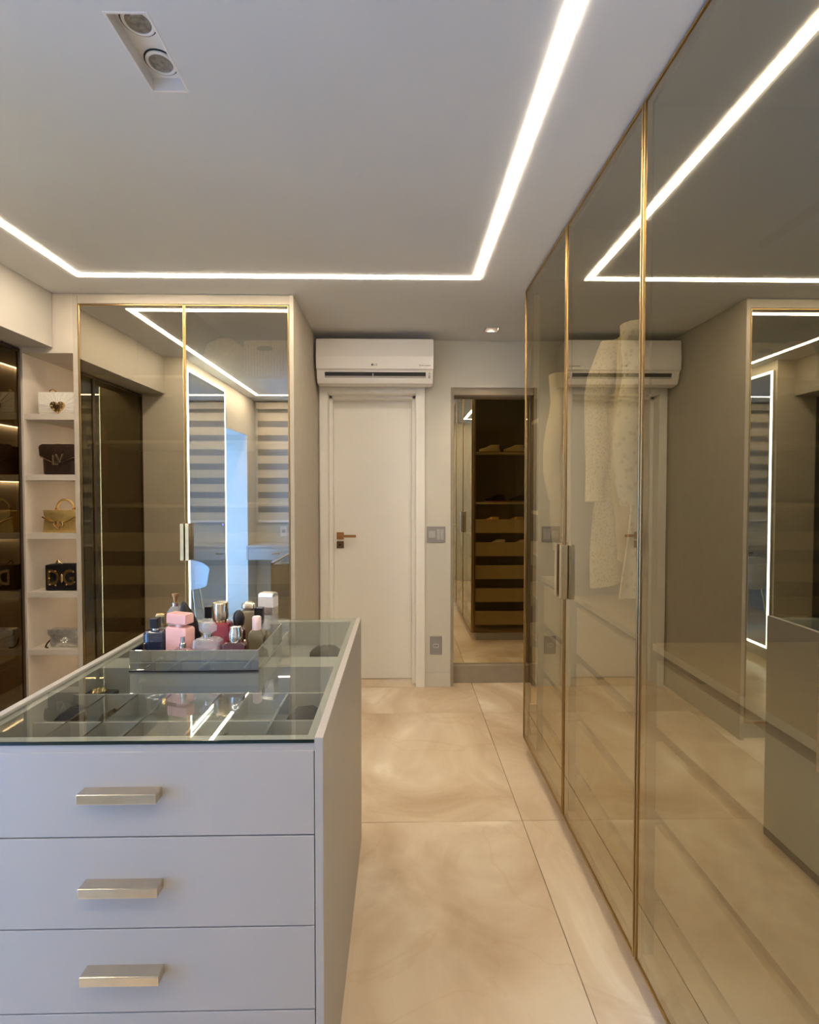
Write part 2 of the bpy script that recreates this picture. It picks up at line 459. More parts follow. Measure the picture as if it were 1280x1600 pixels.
part('handle_rose', MB().box(-.478, -.425, yl - .010, yl + .002, 1.062, 1.115), 'rose', lf, .002)
part('lever_handle', MB().cyl((-.452, yl - .05, 1.089), .009, .045, 'y', 16).box(-.461, -.330, yl - .060, yl - .048, 1.080, 1.099), 'rose', lf, .002)
part('lock_plate', MB().box(-.478, -.425, yl - .010, yl + .002, .995, 1.048), 'bronze', lf, .002)
part('key_slot', MB().cyl((-.452, yl - .012, 1.022), .008, .004, 'y', 16), 'black', lf)

# mirror niche beside the door
nf = struct('trim_2', MB().box(NX0, NX0 + .022, YB - .004, 3.70, 0, NZ).box(NX0 + .022, XR, YB + .01, 3.70, 2.115, NZ)
            .box(NX0 + .022, XR, YB + .06, 3.70, 0, .129), 'carcass_dark', bevel=.002)
mt = thing('niche_mirror', 'tall bronze mirror in the wall niche beside the white door', 'mirror', (.85, 3.70, .129))
part('mirror_glass', MB().box(NX0 + .03, XR - .01, 3.694, 3.70, .130, 2.112), 'mirror_bronze', mt)
part('mirror_backing', MB().box(NX0 + .022, XR, 3.70, 3.73, .125, 2.14), 'carcass_dark', mt)

# glazed balcony door in the left wall
d2 = bpy.data.objects.new('door_2', None); COL.objects.link(d2); d2.location = (-2.1, .195, 0); d2['kind'] = 'structure'
part('door_frame', MB().box(-2.14, -2.08, DOY0, DOY0 + .04, 0, DOZ).box(-2.14, -2.08, DOY1 - .04, DOY1, 0, DOZ)
     .box(-2.14, -2.08, DOY0 + .04, DOY1 - .04, DOZ - .04, DOZ).box(-2.14, -2.08, DOY0 + .04, DOY1 - .04, 0, .05), 'plastic', d2)
part('pane', MB().box(-2.112, -2.108, DOY0 + .04, DOY1 - .04, .05, DOZ - .04), 'glass_clear', d2)
# window behind the blind
w1 = bpy.data.objects.new('window_1', None); COL.objects.link(w1); w1.location = (-1.0, -.62, WZ0); w1['kind'] = 'structure'
fr = MB()
for a, b in ((WX0, WX0 + .045), (WX1 - .045, WX1), (-1.02, -.98)): fr.box(a, b, -.64, -.59, WZ0, WZ1)
fr.box(WX0, WX1, -.64, -.59, WZ0, WZ0 + .045).box(WX0, WX1, -.64, -.59, WZ1 - .045, WZ1)
part('window_frame', fr, 'plastic', w1)
for a, b in ((WX0 + .045, -1.02), (-.98, WX1 - .045)):
    part('pane', MB().box(a, b, -.617, -.613, WZ0 + .045, WZ1 - .045), 'glass_clear', w1)

# ================================================================== CEILING LIGHTS
LX0, LX1, LY0, LY1, LW = -1.605, .388, -.08, 2.545, .033
ls = thing('ceiling_light_strip', 'long white glowing light strip set as a rectangle in the ceiling', 'light', ((LX0 + LX1) / 2, (LY0 + LY1) / 2, CEIL - .003))
h = LW / 2
for a in ((LX0 - h, LX1 + h, LY1 - h, LY1 + h), (LX0 - h, LX1 + h, LY0 - h, LY0 + h), (LX0 - h, LX0 + h, LY0 + h, LY1 - h), (LX1 - h, LX1 + h, LY0 + h, LY1 - h)):
    part('light_diffuser', MB().box(*a, CEIL - .003, CEIL + .004), 'led', ls)
# twin recessed downlight
dl = thing('twin_downlight', 'white recessed rectangular ceiling fitting with two unlit round lamps', 'downlight', (-.621, 1.277, CEIL))
part('housing', MB().box(DX0, DX1, DY0, DY1, CEIL + .034, CEIL + .05).box(DX0, DX0 + .006, DY0, DY1, CEIL - .001, CEIL + .05)
     .box(DX1 - .006, DX1, DY0, DY1, CEIL - .001, CEIL + .05).box(DX0 + .006, DX1 - .006, DY0, DY0 + .006, CEIL - .001, CEIL + .05)
     .box(DX0 + .006, DX1 - .006, DY1 - .006, DY1, CEIL - .001, CEIL + .05), 'plastic', dl, .001)
for yy in (1.222, 1.336):
    ring = MB()
    n = 32; V = []; Fc = []
    for r, z in ((.0370, .034), (.0370, .030), (.033, .028), (.029, .029), (.0285, .034)):
        for k in range(n):
            a = 2 * PI * k / n; V.append((-.621 + r * math.cos(a), yy + r * math.sin(a), CEIL + z))
    for i in range(4):
        for k in range(n): Fc.append((i * n + k, i * n + (k + 1) % n, (i + 1) * n + (k + 1) % n, (i + 1) * n + k))
    ring.add(V, Fc)
    lp = part('lamp_ring', ring, 'plastic', dl, smooth=True)
    part('lamp_gap', MB().cyl((-.621, yy, CEIL + .0325), .0405, .003, 'z', 32), 'darkline', lp)
    part('lamp_lens', MB().loft([(.0305, .028, .028), (.0315, .022, .022), (.0295, .018, .018), (.033, .006, .006)], 24, 2, (-.621, yy, CEIL)), 'lens', lp, smooth=True)
# square recessed downlight over the passage
sl = thing('square_downlight', 'small square recessed ceiling light over the niche mirror passage', 'downlight', (.61, 3.35, CEIL))
part('housing', MB().box(SX0, SX1, SY0, SY1, CEIL + .095, CEIL + .099).box(SX0, SX0 + .008, SY0, SY1, CEIL - .002, CEIL + .095)
     .box(SX1 - .008, SX1, SY0, SY1, CEIL - .002, CEIL + .095).box(SX0, SX1, SY0, SY0 + .008, CEIL - .002, CEIL + .095)
     .box(SX0, SX1, SY1 - .008, SY1, CEIL - .002, CEIL + .095), 'plastic_grey', sl)
part('lamp_lens', MB().cyl((.61, 3.35, CEIL + .082), .025, .012, 'z', 24), 'lamp_on', sl)
sp = bpy.data.lights.new('lamp_beam', 'SPOT'); sp.energy = 9; sp.color = (1.0, .78, .54); sp.spot_size = math.radians(76); sp.spot_blend = .8
sp.shadow_soft_size = .015
so_ = bpy.data.objects.new('lamp_beam', sp); COL.objects.link(so_); so_.parent = sl; so_.location = (0, 0, .055)

# ================================================================== RIGHT WARDROBE
RX = .669
rw = thing('glass_wardrobe', 'tall wardrobe with bronze mirrored glass doors in thin gold frames along the passage', 'wardrobe', (1.0, 1.1, 0))
W0, W1 = -.45, 2.69
DZ0, DZ1 = .078, 2.492
part('plinth', MB().box(RX + .055, XR - .01, W0, W1 - .03, 0, DZ0 - .002), 'lacquer', rw)
part('bottom_panel', MB().box(RX + .024, XR - .005, W0, W1 - .025, DZ0, DZ0 + .02), 'carcass', rw)
part('top_panel', MB().box(RX + .024, XR - .005, W0, W1 - .025, 2.475, 2.495), 'inner', rw)
part('back_panel', MB().box(XR - .02, XR - .005, W0, W1 - .025, DZ0 + .02, 2.475), 'inner', rw)
edges = [2.69, 2.03, 1.39, .71, .09, W0]
SHY = 2.50                                  # partition in front of the shoe bay at the end
for yy in [SHY] + edges[1:5] + [W0 + .01]:
    part('partition', MB().box(RX + .026, XR - .02, yy - .01, yy + .01, DZ0 + .02, 2.475), 'inner', rw)
for k in range(5):
    y1, y0 = edges[k] - .003, edges[k + 1] + .003
    fm = MB()
    s = .007
    fm.box(RX, RX + .022, y0, y0 + s, DZ0, DZ1).box(RX, RX + .022, y1 - s, y1, DZ0, DZ1)
    fm.box(RX, RX + .022, y0 + s, y1 - s, DZ0, DZ0 + .009).box(RX, RX + .022, y0 + s, y1 - s, DZ1 - .006, DZ1)
    dr = part('door', fm, 'frame', rw, .001, 1)
    part('glass_pane', MB().box(RX + .004, RX + .008, y0 + s, y1 - s, DZ0 + .009, DZ1 - .006), 'glass_right', dr)
    hy = (y0 + .028) if k % 2 == 0 else (y1 - .028)
    part('handle', MB().box(RX - .024, RX + .002, hy - .013, hy + .013, .985, 1.205), 'champagne', dr, .002)
part('top_gap_seal', MB().box(RX + .006, RX + .03, W0, W1, DZ1, CEIL - .001), 'darkline', rw)
part('hanging_rail', MB().tube([(1.0, SHY - .01, 2.1012), (1.0, W0 + .02, 2.1012)], .012, 12), 'champagne', rw, smooth=True)
part('top_rail', MB().box(.893, .911, W0 + .02, SHY - .02, 2.415, 2.433), 'gold', rw)
# drawers inside, behind the glass
for a, b in ((SHY - .01, 2.04), (2.02, 1.40), (1.38, .72), (.70, .10), (.08, -.43)):
    part('drawer_top', MB().box(RX + .04, XR - .03, b, a, .975, .995), 'carcass', rw)
    for z0, z1 in ((.10, .255), (.29, .475), (.515, .715), (.755, .945)):
        part('drawer', MB().box(RX + .052, RX + .072, b, a, z0, z1).box(RX + .072, RX + .50, b + .02, a - .02, z0 + .01, z1 - .06), 'carcass', rw, .0015, 1)
# glass end with the shoe bay
ef = MB(); y1 = W1
ef.box(RX + .024, RX + .040, W1 - .022, W1, DZ0, DZ1).box(XR - .03, XR - .01, W1 - .022, W1, DZ0, DZ1)
ef.box(RX + .040, XR - .03, W1 - .022, W1, DZ0, DZ0 + .02).box(RX + .040, XR - .03, W1 - .022, W1, DZ1 - .02, DZ1)
ed = part('end_door', ef, 'bronze', rw, .001, 1)
part('glass_pane', MB().box(RX + .040, XR - .03, W1 - .014, W1 - .009, DZ0 + .02, DZ1 - .02), 'glass_end', ed)
SHELF_Z = [1.775, 1.30]
for z in SHELF_Z:
    part('shelf', MB().box(RX + .03, XR - .03, SHY + .012, W1 - .03, z, z + .018), 'carcass', rw, .001, 1)
SHOE_Z = [.145, .365, .585, .805, 1.025]
for z in SHOE_Z:
    part('shoe_drawer', MB().box(RX + .03, XR - .03, W1 - .045, W1 - .03, z, z + .13).box(RX + .03, XR - .03, SHY + .012, W1 - .045, z + .062, z + .074), 'carcass', rw, .001, 1)

# ================================================================== GARMENTS
def garment(name, label, x, y, z, mat, length=.95, halfw=.215, thick=.026, sleeves=True, rot=0.0, folds=7, seed=1, cat='shirt', group=None, drape=.016):
    """a garment on a hanger; local x is shoulder to shoulder, local z=0 at the shoulder line's top (neck)"""
    rnd = random.Random(seed)
    t = thing(name, label, cat, (x, y, z - length), group, rot)
    m = MB(); n = 40; V = []; Fc = []; rows = 26
    ph = [rnd.uniform(0, 6.28) for _ in range(4)]
    for i in range(rows + 1):
        u = i / rows; zz = length * (1 - u)
        sh = min(1, u / .09)
        w = .055 + (halfw - .055) * math.sin(sh * PI / 2) ** .8
        w *= 1 + .10 * max(0, u - .2)
        d = thick * (.45 + .55 * sh)
        hem = .022 * math.sin(3 * u * 2 + ph[3]) * u
        for k in range(n):
            a = 2 * PI * k / n; ca, sa = math.cos(a), math.sin(a)
            wx = w * math.copysign(abs(ca) ** .75, ca); wy = d * math.copysign(abs(sa) ** .8, sa)
            f = drape * u * (math.sin(folds * wx / halfw + ph[0]) + .6 * math.sin(folds * 1.7 * wx / halfw + ph[1] + u))
            zh = -.025 * u ** 6 * math.sin(wx / halfw * 3 + ph[2])
            V.append((wx + hem, wy + f, zz + zh))
    for i in range(rows):
        for k in range(n): Fc.append((i * n + k, i * n + (k + 1) % n, (i + 1) * n + (k + 1) % n, (i + 1) * n + k))
    Fc.append(tuple(range(n))); Fc.append(tuple(reversed([rows * n + k for k in range(n)])))
    m.add(V, Fc)
    part('body', m, mat, t, smooth=True, local=True)
    if sleeves:
        for sgn in (-1, 1):
            pts = []; rs = []
            for i in range(10):
                u = i / 9
                pts.append((sgn * (halfw * .86 + .05 * math.sin(u * 2.2) + .012 * math.sin(u * 9 + seed)), .012 * math.sin(u * 5 + seed) - .015, length * .935 - u * .60))
                rs.append(.052 - .016 * u + .004 * math.sin(u * 14 + seed))
            part('sleeve', MB().tube(pts, rs, 14), mat, t, smooth=True, local=True)
    hg = MB().tube([(-halfw * .9, 0, length - .075), (-.03, 0, length - .01), (.03, 0, length - .01), (halfw * .9, 0, length - .075)], .006, 8)
    part('hanger', hg, 'champagne', t, smooth=True, local=True)
    hook = [(0, 0, length - .01), (0, 0, length + .05)] + [(.02 - .02 * math.cos(a * PI / 6), 0, length + .05 + .02 * math.sin(a * PI / 6)) for a in range(1, 7)]
    part('hook', MB().tube(hook, .0025, 6), 'chrome', t, smooth=True, local=True)
    return t
GZ = 2.045
garment('shirt', 'plain cream shirt hanging at the far end of the glass wardrobe', .98, 2.44, GZ, 'shirt_cream', .92, .22, seed=2)
garment('shirt', 'pale pink checked shirt hanging beside the plain cream shirt', .98, 2.33, GZ, 'shirt_pink', .95, .215, seed=3, sleeves=False)
garment('cardigan', 'cream dotted knit cardigan hanging behind the middle glass door', .98, 1.94, GZ, 'knit', .98, .205, seed=5, cat='cardigan')
garment('blouse', 'pale yellow blouse hanging between the knit cardigan and the lace blouse', .98, 1.815, GZ, 'knit_yellow', .88, .195, seed=6, sleeves=False, cat='blouse')
garment('blouse', 'ivory lace blouse with rounded hem hanging behind the middle glass door', .98, 1.69, GZ, 'lace', 1.015, .195, seed=8, cat='blouse')
garment('coat', 'dark brown coat hanging near the far end of the glass wardrobe', .98, 2.14, GZ, 'brown_cloth', 1.02, .21, seed=9, cat='coat')

# shoes in the end bay
def shoe(x, y, z, mat, label, rot):
    t = thing('shoe', label, 'shoe', (x, y, z), 'shoes in the glass ended shoe bay', rot)
    part('sole', MB().loft([(0, .036, .105), (.012, .038, .108)], 20, 2.3), 'brown_rubber', t, local=True)
    part('upper', MB().loft([(.012, .036, .104), (.035, .035, .098, 0, .002), (.055, .030, .06, 0, -.03), (.075, .026, .045, 0, -.05)], 20, 2.2), mat, t, smooth=True, local=True)
    return t
for i, (z, mat, nm) in enumerate(((1.793, 'shirt_cream', 'tan cream'), (.879, 'white_leather', 'white'), (1.099, 'gold_leather', 'gold'), (1.318, 'black_leather', 'black'))):
    for j, dx in enumerate((0, .235)):
        shoe(.86 + dx + .06 * (i % 2), 2.578, z, mat, '%s flat shoe, one of a pair in the shoe bay' % nm, PI / 2 + .06 * j - .03)

# ================================================================== LEFT WARDROBE (glass doors facing the island)
LY = 2.78
CX0, CX1 = -1.789, -.588
lw = thing('mirror_door_wardrobe', 'pair of bronze mirrored wardrobe doors facing the island beside the bag shelves', 'wardrobe', (-1.19, 3.2, 0))
part('side_panel', MB().box(CX1 - .024, CX1, LY, YB, 0, CEIL - .002), 'carcass', lw, .001, 1)
part('side_panel', MB().box(CX0, CX0 + .025, LY, YB, 0, CEIL - .002), 'carcass', lw, .001, 1)
part('filler', MB().box(CX0 + .025, CX1 - .024, LY + .004, LY + .03, 2.447, CEIL - .002), 'carcass', lw)
part('back_panel', MB().box(CX0 + .025, CX1 - .024, 3.40, 3.42, .10, 2.447), 'inner', lw)
part('top_panel', MB().box(CX0 + .025, CX1 - .024, LY + .03, 3.40, 2.44, 2.46), 'inner', lw)
part('plinth', MB().box(CX0 + .025, CX1 - .024, LY + .03, LY + .05, 0, .09), 'carcass', lw)
part('bottom_panel', MB().box(CX0 + .025, CX1 - .024, LY + .03, 3.40, .09, .11), 'inner', lw)
CM = -1.186
part('partition', MB().box(CM - .01, CM + .01, LY + .03, 3.40, .11, 2.44), 'inner', lw)
for (a, b, sgn) in ((CX0 + .027, CM - .001, 1), (CM + .001, CX1 - .026, -1)):
    fm = MB(); s = .007
    fm.box(a, a + s, LY, LY + .022, .095, 2.443).box(b - s, b, LY, LY + .022, .095, 2.443)
    fm.box(a + s, b - s, LY, LY + .022, 2.436, 2.443).box(a + s, b - s, LY, LY + .022, .095, .107)
    dr = part('door', fm, 'frame', lw, .001, 1)
    part('glass_pane', MB().box(a + s, b - s, LY + .004, LY + .008, .107, 2.436), 'glass_left', dr)
    hx = (b - .012) if sgn > 0 else (a + .014)
    part('handle', MB().box(hx - .011, hx + .011, LY - .030, LY + .002, 1.04, 1.245), 'champagne', dr, .002)
    for z in (2.055, 1.69, 1.33):
        part('shelf', MB().box(a + .01 if sgn > 0 else CM + .01, b - .01 if sgn < 0 else CM - .01, LY + .06, 3.40, z, z + .018), 'carcass', lw, .001, 1)
    for z in (.13, .32, .51, .70, .89, 1.08):
        part('drawer', MB().box(a + .012, b - .012, LY + .075, LY + .093, z, z + .105).box(a + .012, b - .012, LY + .093, 3.36, z, z + .012), 'carcass', lw, .001, 1)
# storage baskets on the top shelf
def basket(x, y, z, w, d, hh, label, rounded=False):
    t = thing('storage_basket', label, 'basket', (x, y, z))
    m = MB()
    if rounded:
        m.loft([(0, w * .44, d * .44), (.02, w * .48, d * .48), (hh * .6, w * .5, d * .5), (hh * .85, w * .42, d * .44), (hh, w * .2, d * .25)], 28, 2.6)
        part('body', m, 'wicker', t, smooth=True, local=True)
    else:
        m.loft([(0, w * .46, d * .46), (hh, w * .5, d * .5), (hh, w * .46, d * .46), (.02, w * .42, d * .42)], 28, 6)
        part('body', m, 'wicker', t, smooth=True, local=True)
        ribs = 15
        for k in range(ribs):
            xx = -w * .42 + w * .84 * k / (ribs - 1)
            part('rib', MB().box(xx - .004, xx + .004, -d * .5 - .004, -d * .455, .01, hh - .02), 'wicker', t, local=True)
        hole = part('handle_hole', MB().loft([(-.003, .045, .013), (.003, .045, .013)], 20, 3), 'darkline', t, local=True)
        hole.rotation_euler = (PI / 2, 0, 0); hole.location = (0, -d * .5 - .003, hh * .78)
    return t
basket(-.775, 3.02, 2.073, .27, .26, .21, 'white ribbed storage basket with slot handle on the wardrobe top shelf')
basket(-1.045, 3.04, 2.073, .25, .24, .25, 'pale rounded storage bag on the wardrobe top shelf', True)

# ================================================================== OPEN BAG SHELVES
SX_L, SX_R = -2.063, -1.789
bs = thing('bag_shelf_unit', 'open greige shelf niche with warm lights holding handbags', 'shelf unit', (-1.93, 3.0, 0))
part('side_panel', MB().box(-2.085, SX_L, LY, 3.30, 0, 2.205), 'niche', bs, .001, 1)
part('side_panel', MB().box(SX_R - .002, SX_R, LY + .002, 3.30, 0, 2.175), 'niche', bs)
part('back_panel', MB().box(SX_L, SX_R - .002, 3.28, 3.30, 0, 2.175), 'niche', bs)
part('filler', MB().box(-2.085, SX_R, LY + .001, 3.30, 2.176, CEIL - .002), 'niche', bs)
BZ = [1.846, 1.513, 1.19, .864, .543, .22]
for z in BZ:
    part('shelf', MB().box(SX_L, SX_R - .002, LY + .004, 3.28, z - .032, z), 'niche', bs, .001, 1)
for z in [2.176] + [q - .032 for q in BZ[:-1]]:
    part('shelf_light', MB().box(SX_R - .020, SX_R - .008, LY + .18, 3.26, z - .004, z + .001), 'led_shelf', bs)

# handbags ---------------------------------------------------------
def chain(pts, parent, r=.004):
    part('chain', MB().tube(pts, r, 6), 'gold', parent, smooth=True, local=True)
t = thing('handbag', 'white quilted box handbag with gold heart clasp on the top shelf', 'handbag', (-1.905, 2.86, BZ[0]), 'handbags on the lit shelves')
part('body', MB().box(-.108, .105, -.035, .035, 0, .128), 'white_leather', t, .010, 3, True, True)
part('flap', MB().box(-.106, .103, -.040, -.033, .012, .126), 'white_leather', t, .003, 2, True, True)
for k in range(13):
    a = PI * (k - .5) / 11.0 - .08
    ex, ez = .19 * math.cos(a), .19 * math.sin(a)
    f = min(1, .100 / max(1e-5, abs(ex)), (.082 if ez > 0 else .03) / max(1e-5, abs(ez)))
    part('quilt_ridge', MB().tube([(.004 + .022 * math.cos(a), -.0405, .040 + .022 * math.sin(a)), (.004 + ex * f, -.0405, .040 + ez * f)], .0022, 6), 'white_leather', t, smooth=True, local=True)
hc = part('heart_clasp', MB().prism(heart(.004, .042, .042), -.052, -.040), 'gold', t, .002, 2, True, True)
part('heart_inset', MB().prism(heart(.004, .040, .020), -.057, -.052), 'bronze', hc, .002, 2, True, True)
for k in range(12):
    hx, hz = heart(.004, .040, .034, 12)[k]
    part('pearl', MB().loft([(-.004, .002, .002), (0, .0045, .0045), (.004, .002, .002)], 8, 2, (hx, -.054, hz)), 'champagne', hc, smooth=True, local=True)
chain([(-.07, 0, .126), (-.062, -.004, .142), (-.05, 0, .146), (-.038, .004, .138), (-.03, 0, .127)], t, .0045)

t = thing('handbag', 'dark brown leather flap handbag with metal letter clasp on the second shelf', 'handbag', (-1.899, 2.86, BZ[1]), 'handbags on the lit shelves')
part('body', MB().loft([(0, .090, .045), (.006, .096, .05), (.08, .100, .05), (.13, .098, .042), (.158, .088, .03), (.164, .07, .02)], 40, 4.5), 'brown_leather', t, smooth=True, local=True)
part('flap', MB().prism([(-.104, .150), (-.10, .162), (-.085, .170), (.085, .170), (.10, .162), (.104, .150), (.100, .105), (.06, .085), (.03, .070), (-.03, .070), (-.06, .085), (-.100, .105)], -.058, -.046), 'brown_leather', t, .004, 2, True, True)
text_part('letter_clasp', 'L', .078, M['champagne'], t, (-.012, -.060, .078), .002, bold=.001)
text_part('letter_clasp', 'V', .070, M['champagne'], t, (.014, -.061, .086), .002, bold=.001)
part('piping', MB().tube([(-.098, -.052, .10), (-.06, -.060, .084), (-.03, -.060, .069), (.03, -.060, .069), (.06, -.060, .084), (.098, -.052, .10)], .002, 6), 'bronze', t, smooth=True, local=True)
chain([(-.07, -.02, .166), (-.02, -.025, .171), (.03, -.02, .168), (.075, -.015, .16)], t, .004)

t = thing('handbag', 'gold leather top-handle handbag with heart buckle on the third shelf', 'handbag', (-1.897, 2.86, BZ[2]), 'handbags on the lit shelves')
part('body', MB().prism([(-.100, 0), (.100, 0), (.086, .122), (-.088, .122)], -.045, .045), 'gold_leather', t, .005, 2, True, True)
part('flap', MB().prism([(-.090, .128), (.090, .128), (.084, .095), (.012, .045), (-.012, .045), (-.088, .095)], -.053, -.044), 'gold_leather', t, .003, 2, True, True)
part('strap', MB().tube([(-.096, -.050, .088), (-.05, -.056, .066), (-.012, -.058, .05)], .005, 8), 'gold', t, smooth=True, local=True)
part('strap', MB().tube([(.094, -.050, .088), (.05, -.056, .066), (.012, -.058, .05)], .005, 8), 'gold', t, smooth=True, local=True)
part('heart_buckle', MB().tube([(a, -.060, b) for a, b in heart(-.002, .044, .026, 24)], .0045, 8, True), 'gold', t, smooth=True, local=True)
hp = [(-.048 + .0, 0, .124)] + [(.048 * -math.cos(k * PI / 12) * (1.0), 0, .132 + .052 * math.sin(k * PI / 12)) for k in range(13)] + [(.048, 0, .124)]
hd = part('top_handle', MB().tube(hp, .0065, 10), 'gold_leather', t, smooth=True, local=True)
for sx in (-.048, .048):
    part('handle_ring', MB().loft([(-.010, .006, .006), (0, .011, .011), (.010, .006, .006)], 12, 2, (sx, 0, .130)), 'rose', hd, smooth=True, local=True)

t = thing('handbag', 'black box handbag with large gold letters on the fourth shelf', 'handbag', (-1.897, 2.86, BZ[3]), 'handbags on the lit shelves')
part('body', MB().box(-.094, .092, -.035, .035, 0, .146), 'black_leather', t, .008, 3, True, True)
part('flap', MB().box(-.092, .090, -.041, -.033, .004, .144), 'black_leather', t, .003, 2, True, True)
text_part('gold_letter', 'D', .120, M['gold'], t, (-.044, -.044, .072), .005, sx=.80, bold=.0025)
text_part('gold_letter', 'G', .120, M['gold'], t, (.042, -.044, .072), .005, sx=.80, bold=.0025)
part('ornament', MB().loft([(-.024, .003, .003), (-.012, .009, .006), (.012, .009, .006), (.024, .003, .003)], 10, 2, (.002, -.046, .072)), 'gold', t, smooth=True, local=True)
for (ax, az) in ((-.062, .108), (-.03, .112), (-.062, .036), (-.03, .032), (.07, .108), (.03, .036), (.075, .05), (-.064, .072)):
    part('ornament', MB().loft([(-.004, .0015, .0015), (0, .0045, .004), (.004, .0015, .0015)], 8, 2, (ax, -.050, az)), 'rose', t, smooth=True, local=True)
chain([(-.06, 0, .144), (-.052, 0, .162), (-.046, 0, .168), (-.038, 0, .156), (-.028, 0, .149), (-.02, 0, .145)], t, .004)

t = thing('clutch_bag', 'silver leather clutch with flower clasp on the shelf below the black box bag', 'handbag', (-1.889, 2.86, BZ[4]), 'handbags on the lit shelves')
part('body', MB().loft([(0, .085, .032), (.006, .092, .036), (.06, .094, .032), (.095, .092, .022), (.102, .088, .012)], 36, 6), 'silver', t, smooth=True, local=True)
part('flap', MB().prism([(-.094, .098), (-.092, .104), (.090, .104), (.094, .098), (.090, .065), (.02, .045), (-.015, .045), (-.090, .070)], -.046, -.035), 'silver', t, .003, 2, True, True)
for k in range(6):
    a = k * PI / 3
    part('clasp_petal', MB().loft([(-.004, .006, .004), (0, .010, .006), (.004, .006, .004)], 10, 2, (.004 + .013 * math.cos(a), -.049, .045 + .013 * math.sin(a))), 'chrome', t, smooth=True, local=True)
part('wrist_strap', MB().tube([(-.09, .0, .05), (-.105, -.03, .02), (-.10, -.05, .006), (-.08, -.06, .006)], .004, 8), 'brown_leather', t, smooth=True, local=True)

# ================================================================== DARK GLASS WARDROBE (under the beam)
dw = thing('dark_glass_wardrobe', 'dark brown glass fronted wardrobe under the dropped beam beside the bag shelves', 'wardrobe', (-2.36, 2.14, 0))
part('carcass', MB().box(-2.655, -2.63, 1.505, 2.775, 0, 2.2).box(-2.63, -2.09, 1.505, 1.525, 0, 2.2).box(-2.63, -2.09, 2.755, 2.775, 0, 2.2)
     .box(-2.63, -2.09, 1.525, 2.755, 0, .09).box(-2.63, -2.09, 1.525, 2.755, 2.18, 2.2), 'carcass_dark', dw)
for a, b in ((1.507, 2.142), (2.138 + .004, 2.773)):
    fm = MB(); s = .012
    fm.box(-2.088, -2.07, a, a + s, .06, 2.195).box(-2.088, -2.07, b - s, b, .06, 2.195).box(-2.088, -2.07, a + s, b - s, .06, .075).box(-2.088, -2.07, a + s, b - s, 2.18, 2.195)
    dr = part('door', fm, 'brown_frame', dw, .001, 1)
    part('glass_pane', MB().box(-2.080, -2.076, a + s, b - s, .075, 2.18), 'glass_dark', dr)
part('hanging_rail', MB().tube([(-2.36, 1.53, 2.0512), (-2.36, 2.75, 2.0512)], .011, 10), 'champagne', dw, smooth=True)
for z in (.30, .50, .70):
    part('drawer', MB().box(-2.13, -2.11, 1.53, 2.75, z - .19, z - .03), 'carcass', dw, .001, 1)
garment('dress', 'red dress hanging in the dark glass wardrobe', -2.38, 1.80, 1.994, 'red_cloth', 1.1, .19, seed=12, sleeves=False, cat='dress')
garment('jacket', 'black jacket hanging in the dark glass wardrobe beside the red dress', -2.38, 1.95, 1.994, 'black_cloth', .85, .17, seed=13, cat='jacket')

# ================================================================== ISLAND
IX0, IX1, IY0, IY1, IZ = -.925, -.160, 1.022, 2.012, .908
isl = thing('drawer_island', 'greige lacquered island chest with drawers and glass display top', 'island', ((IX0 + IX1) / 2, (IY0 + IY1) / 2, 0))
P = .018
part('side_panel', MB().box(IX1 - P, IX1, IY0, IY1, 0, IZ + .004), 'lacquer', isl, .0015, 2)
part('side_panel', MB().box(IX0, IX0 + P, IY0, IY1, 0, IZ + .004), 'lacquer', isl, .0015, 2)
part('back_panel', MB().box(IX0 + P, IX1 - P, IY1 - P, IY1, 0, IZ - .007), 'lacquer', isl)
a, b = IX0 + P, IX1 - P
# display tray: bottom, rim rails, cross rail
part('display_floor', MB().box(a, b, IY0 + .02, IY1 - P, .795, .81), 'tray_lining', isl)
part('top_rail', MB().box(a, b, IY0 + .002, IY0 + .035, .882, IZ - .0075), 'lacquer', isl)
part('top_rail', MB().box(a, b, IY1 - P - .012, IY1 - P, .81, IZ - .0075), 'lacquer', isl)
part('top_rail', MB().box(a, a + .02, IY0 + .035, IY1 - P - .012, .81, IZ - .0075), 'lacquer', isl)
part('top_rail', MB().box(b - .02, b, IY0 + .035, IY1 - P - .012, .81, IZ - .0075), 'lacquer', isl)
part('cross_rail', MB().box(a + .02, b - .02, 1.475, 1.565, .81, IZ - .0085), 'lacquer', isl)
gt = part('glass_top', MB().box(a + .001, b - .001, IY0 + .001, IY1 - .002, IZ - .0065, IZ - .0005), 'glass_top', isl)
part('glass_edge', MB().box(a + .001, b - .001, IY0 - .001, IY0 + .001, IZ - .0068, IZ - .0002), 'glass_edge', gt)
for xx in (-.80, -.715, -.625, -.49, -.42, -.31):
    part('divider', MB().box(xx - .003, xx + .003, IY0 + .035, 1.36, .81, .868), 'chrome', isl)
part('divider', MB().box(a + .02, b - .02, 1.205, 1.211, .81, .862), 'lacquer', isl)
part('divider', MB().box(a + .02, b - .02, 1.357, 1.363, .81, .868), 'lacquer', isl)
for xx in (-.68, -.45):
    part('divider', MB().box(xx - .003, xx + .003, 1.565, IY1 - .03, .81, .862), 'lacquer', isl)
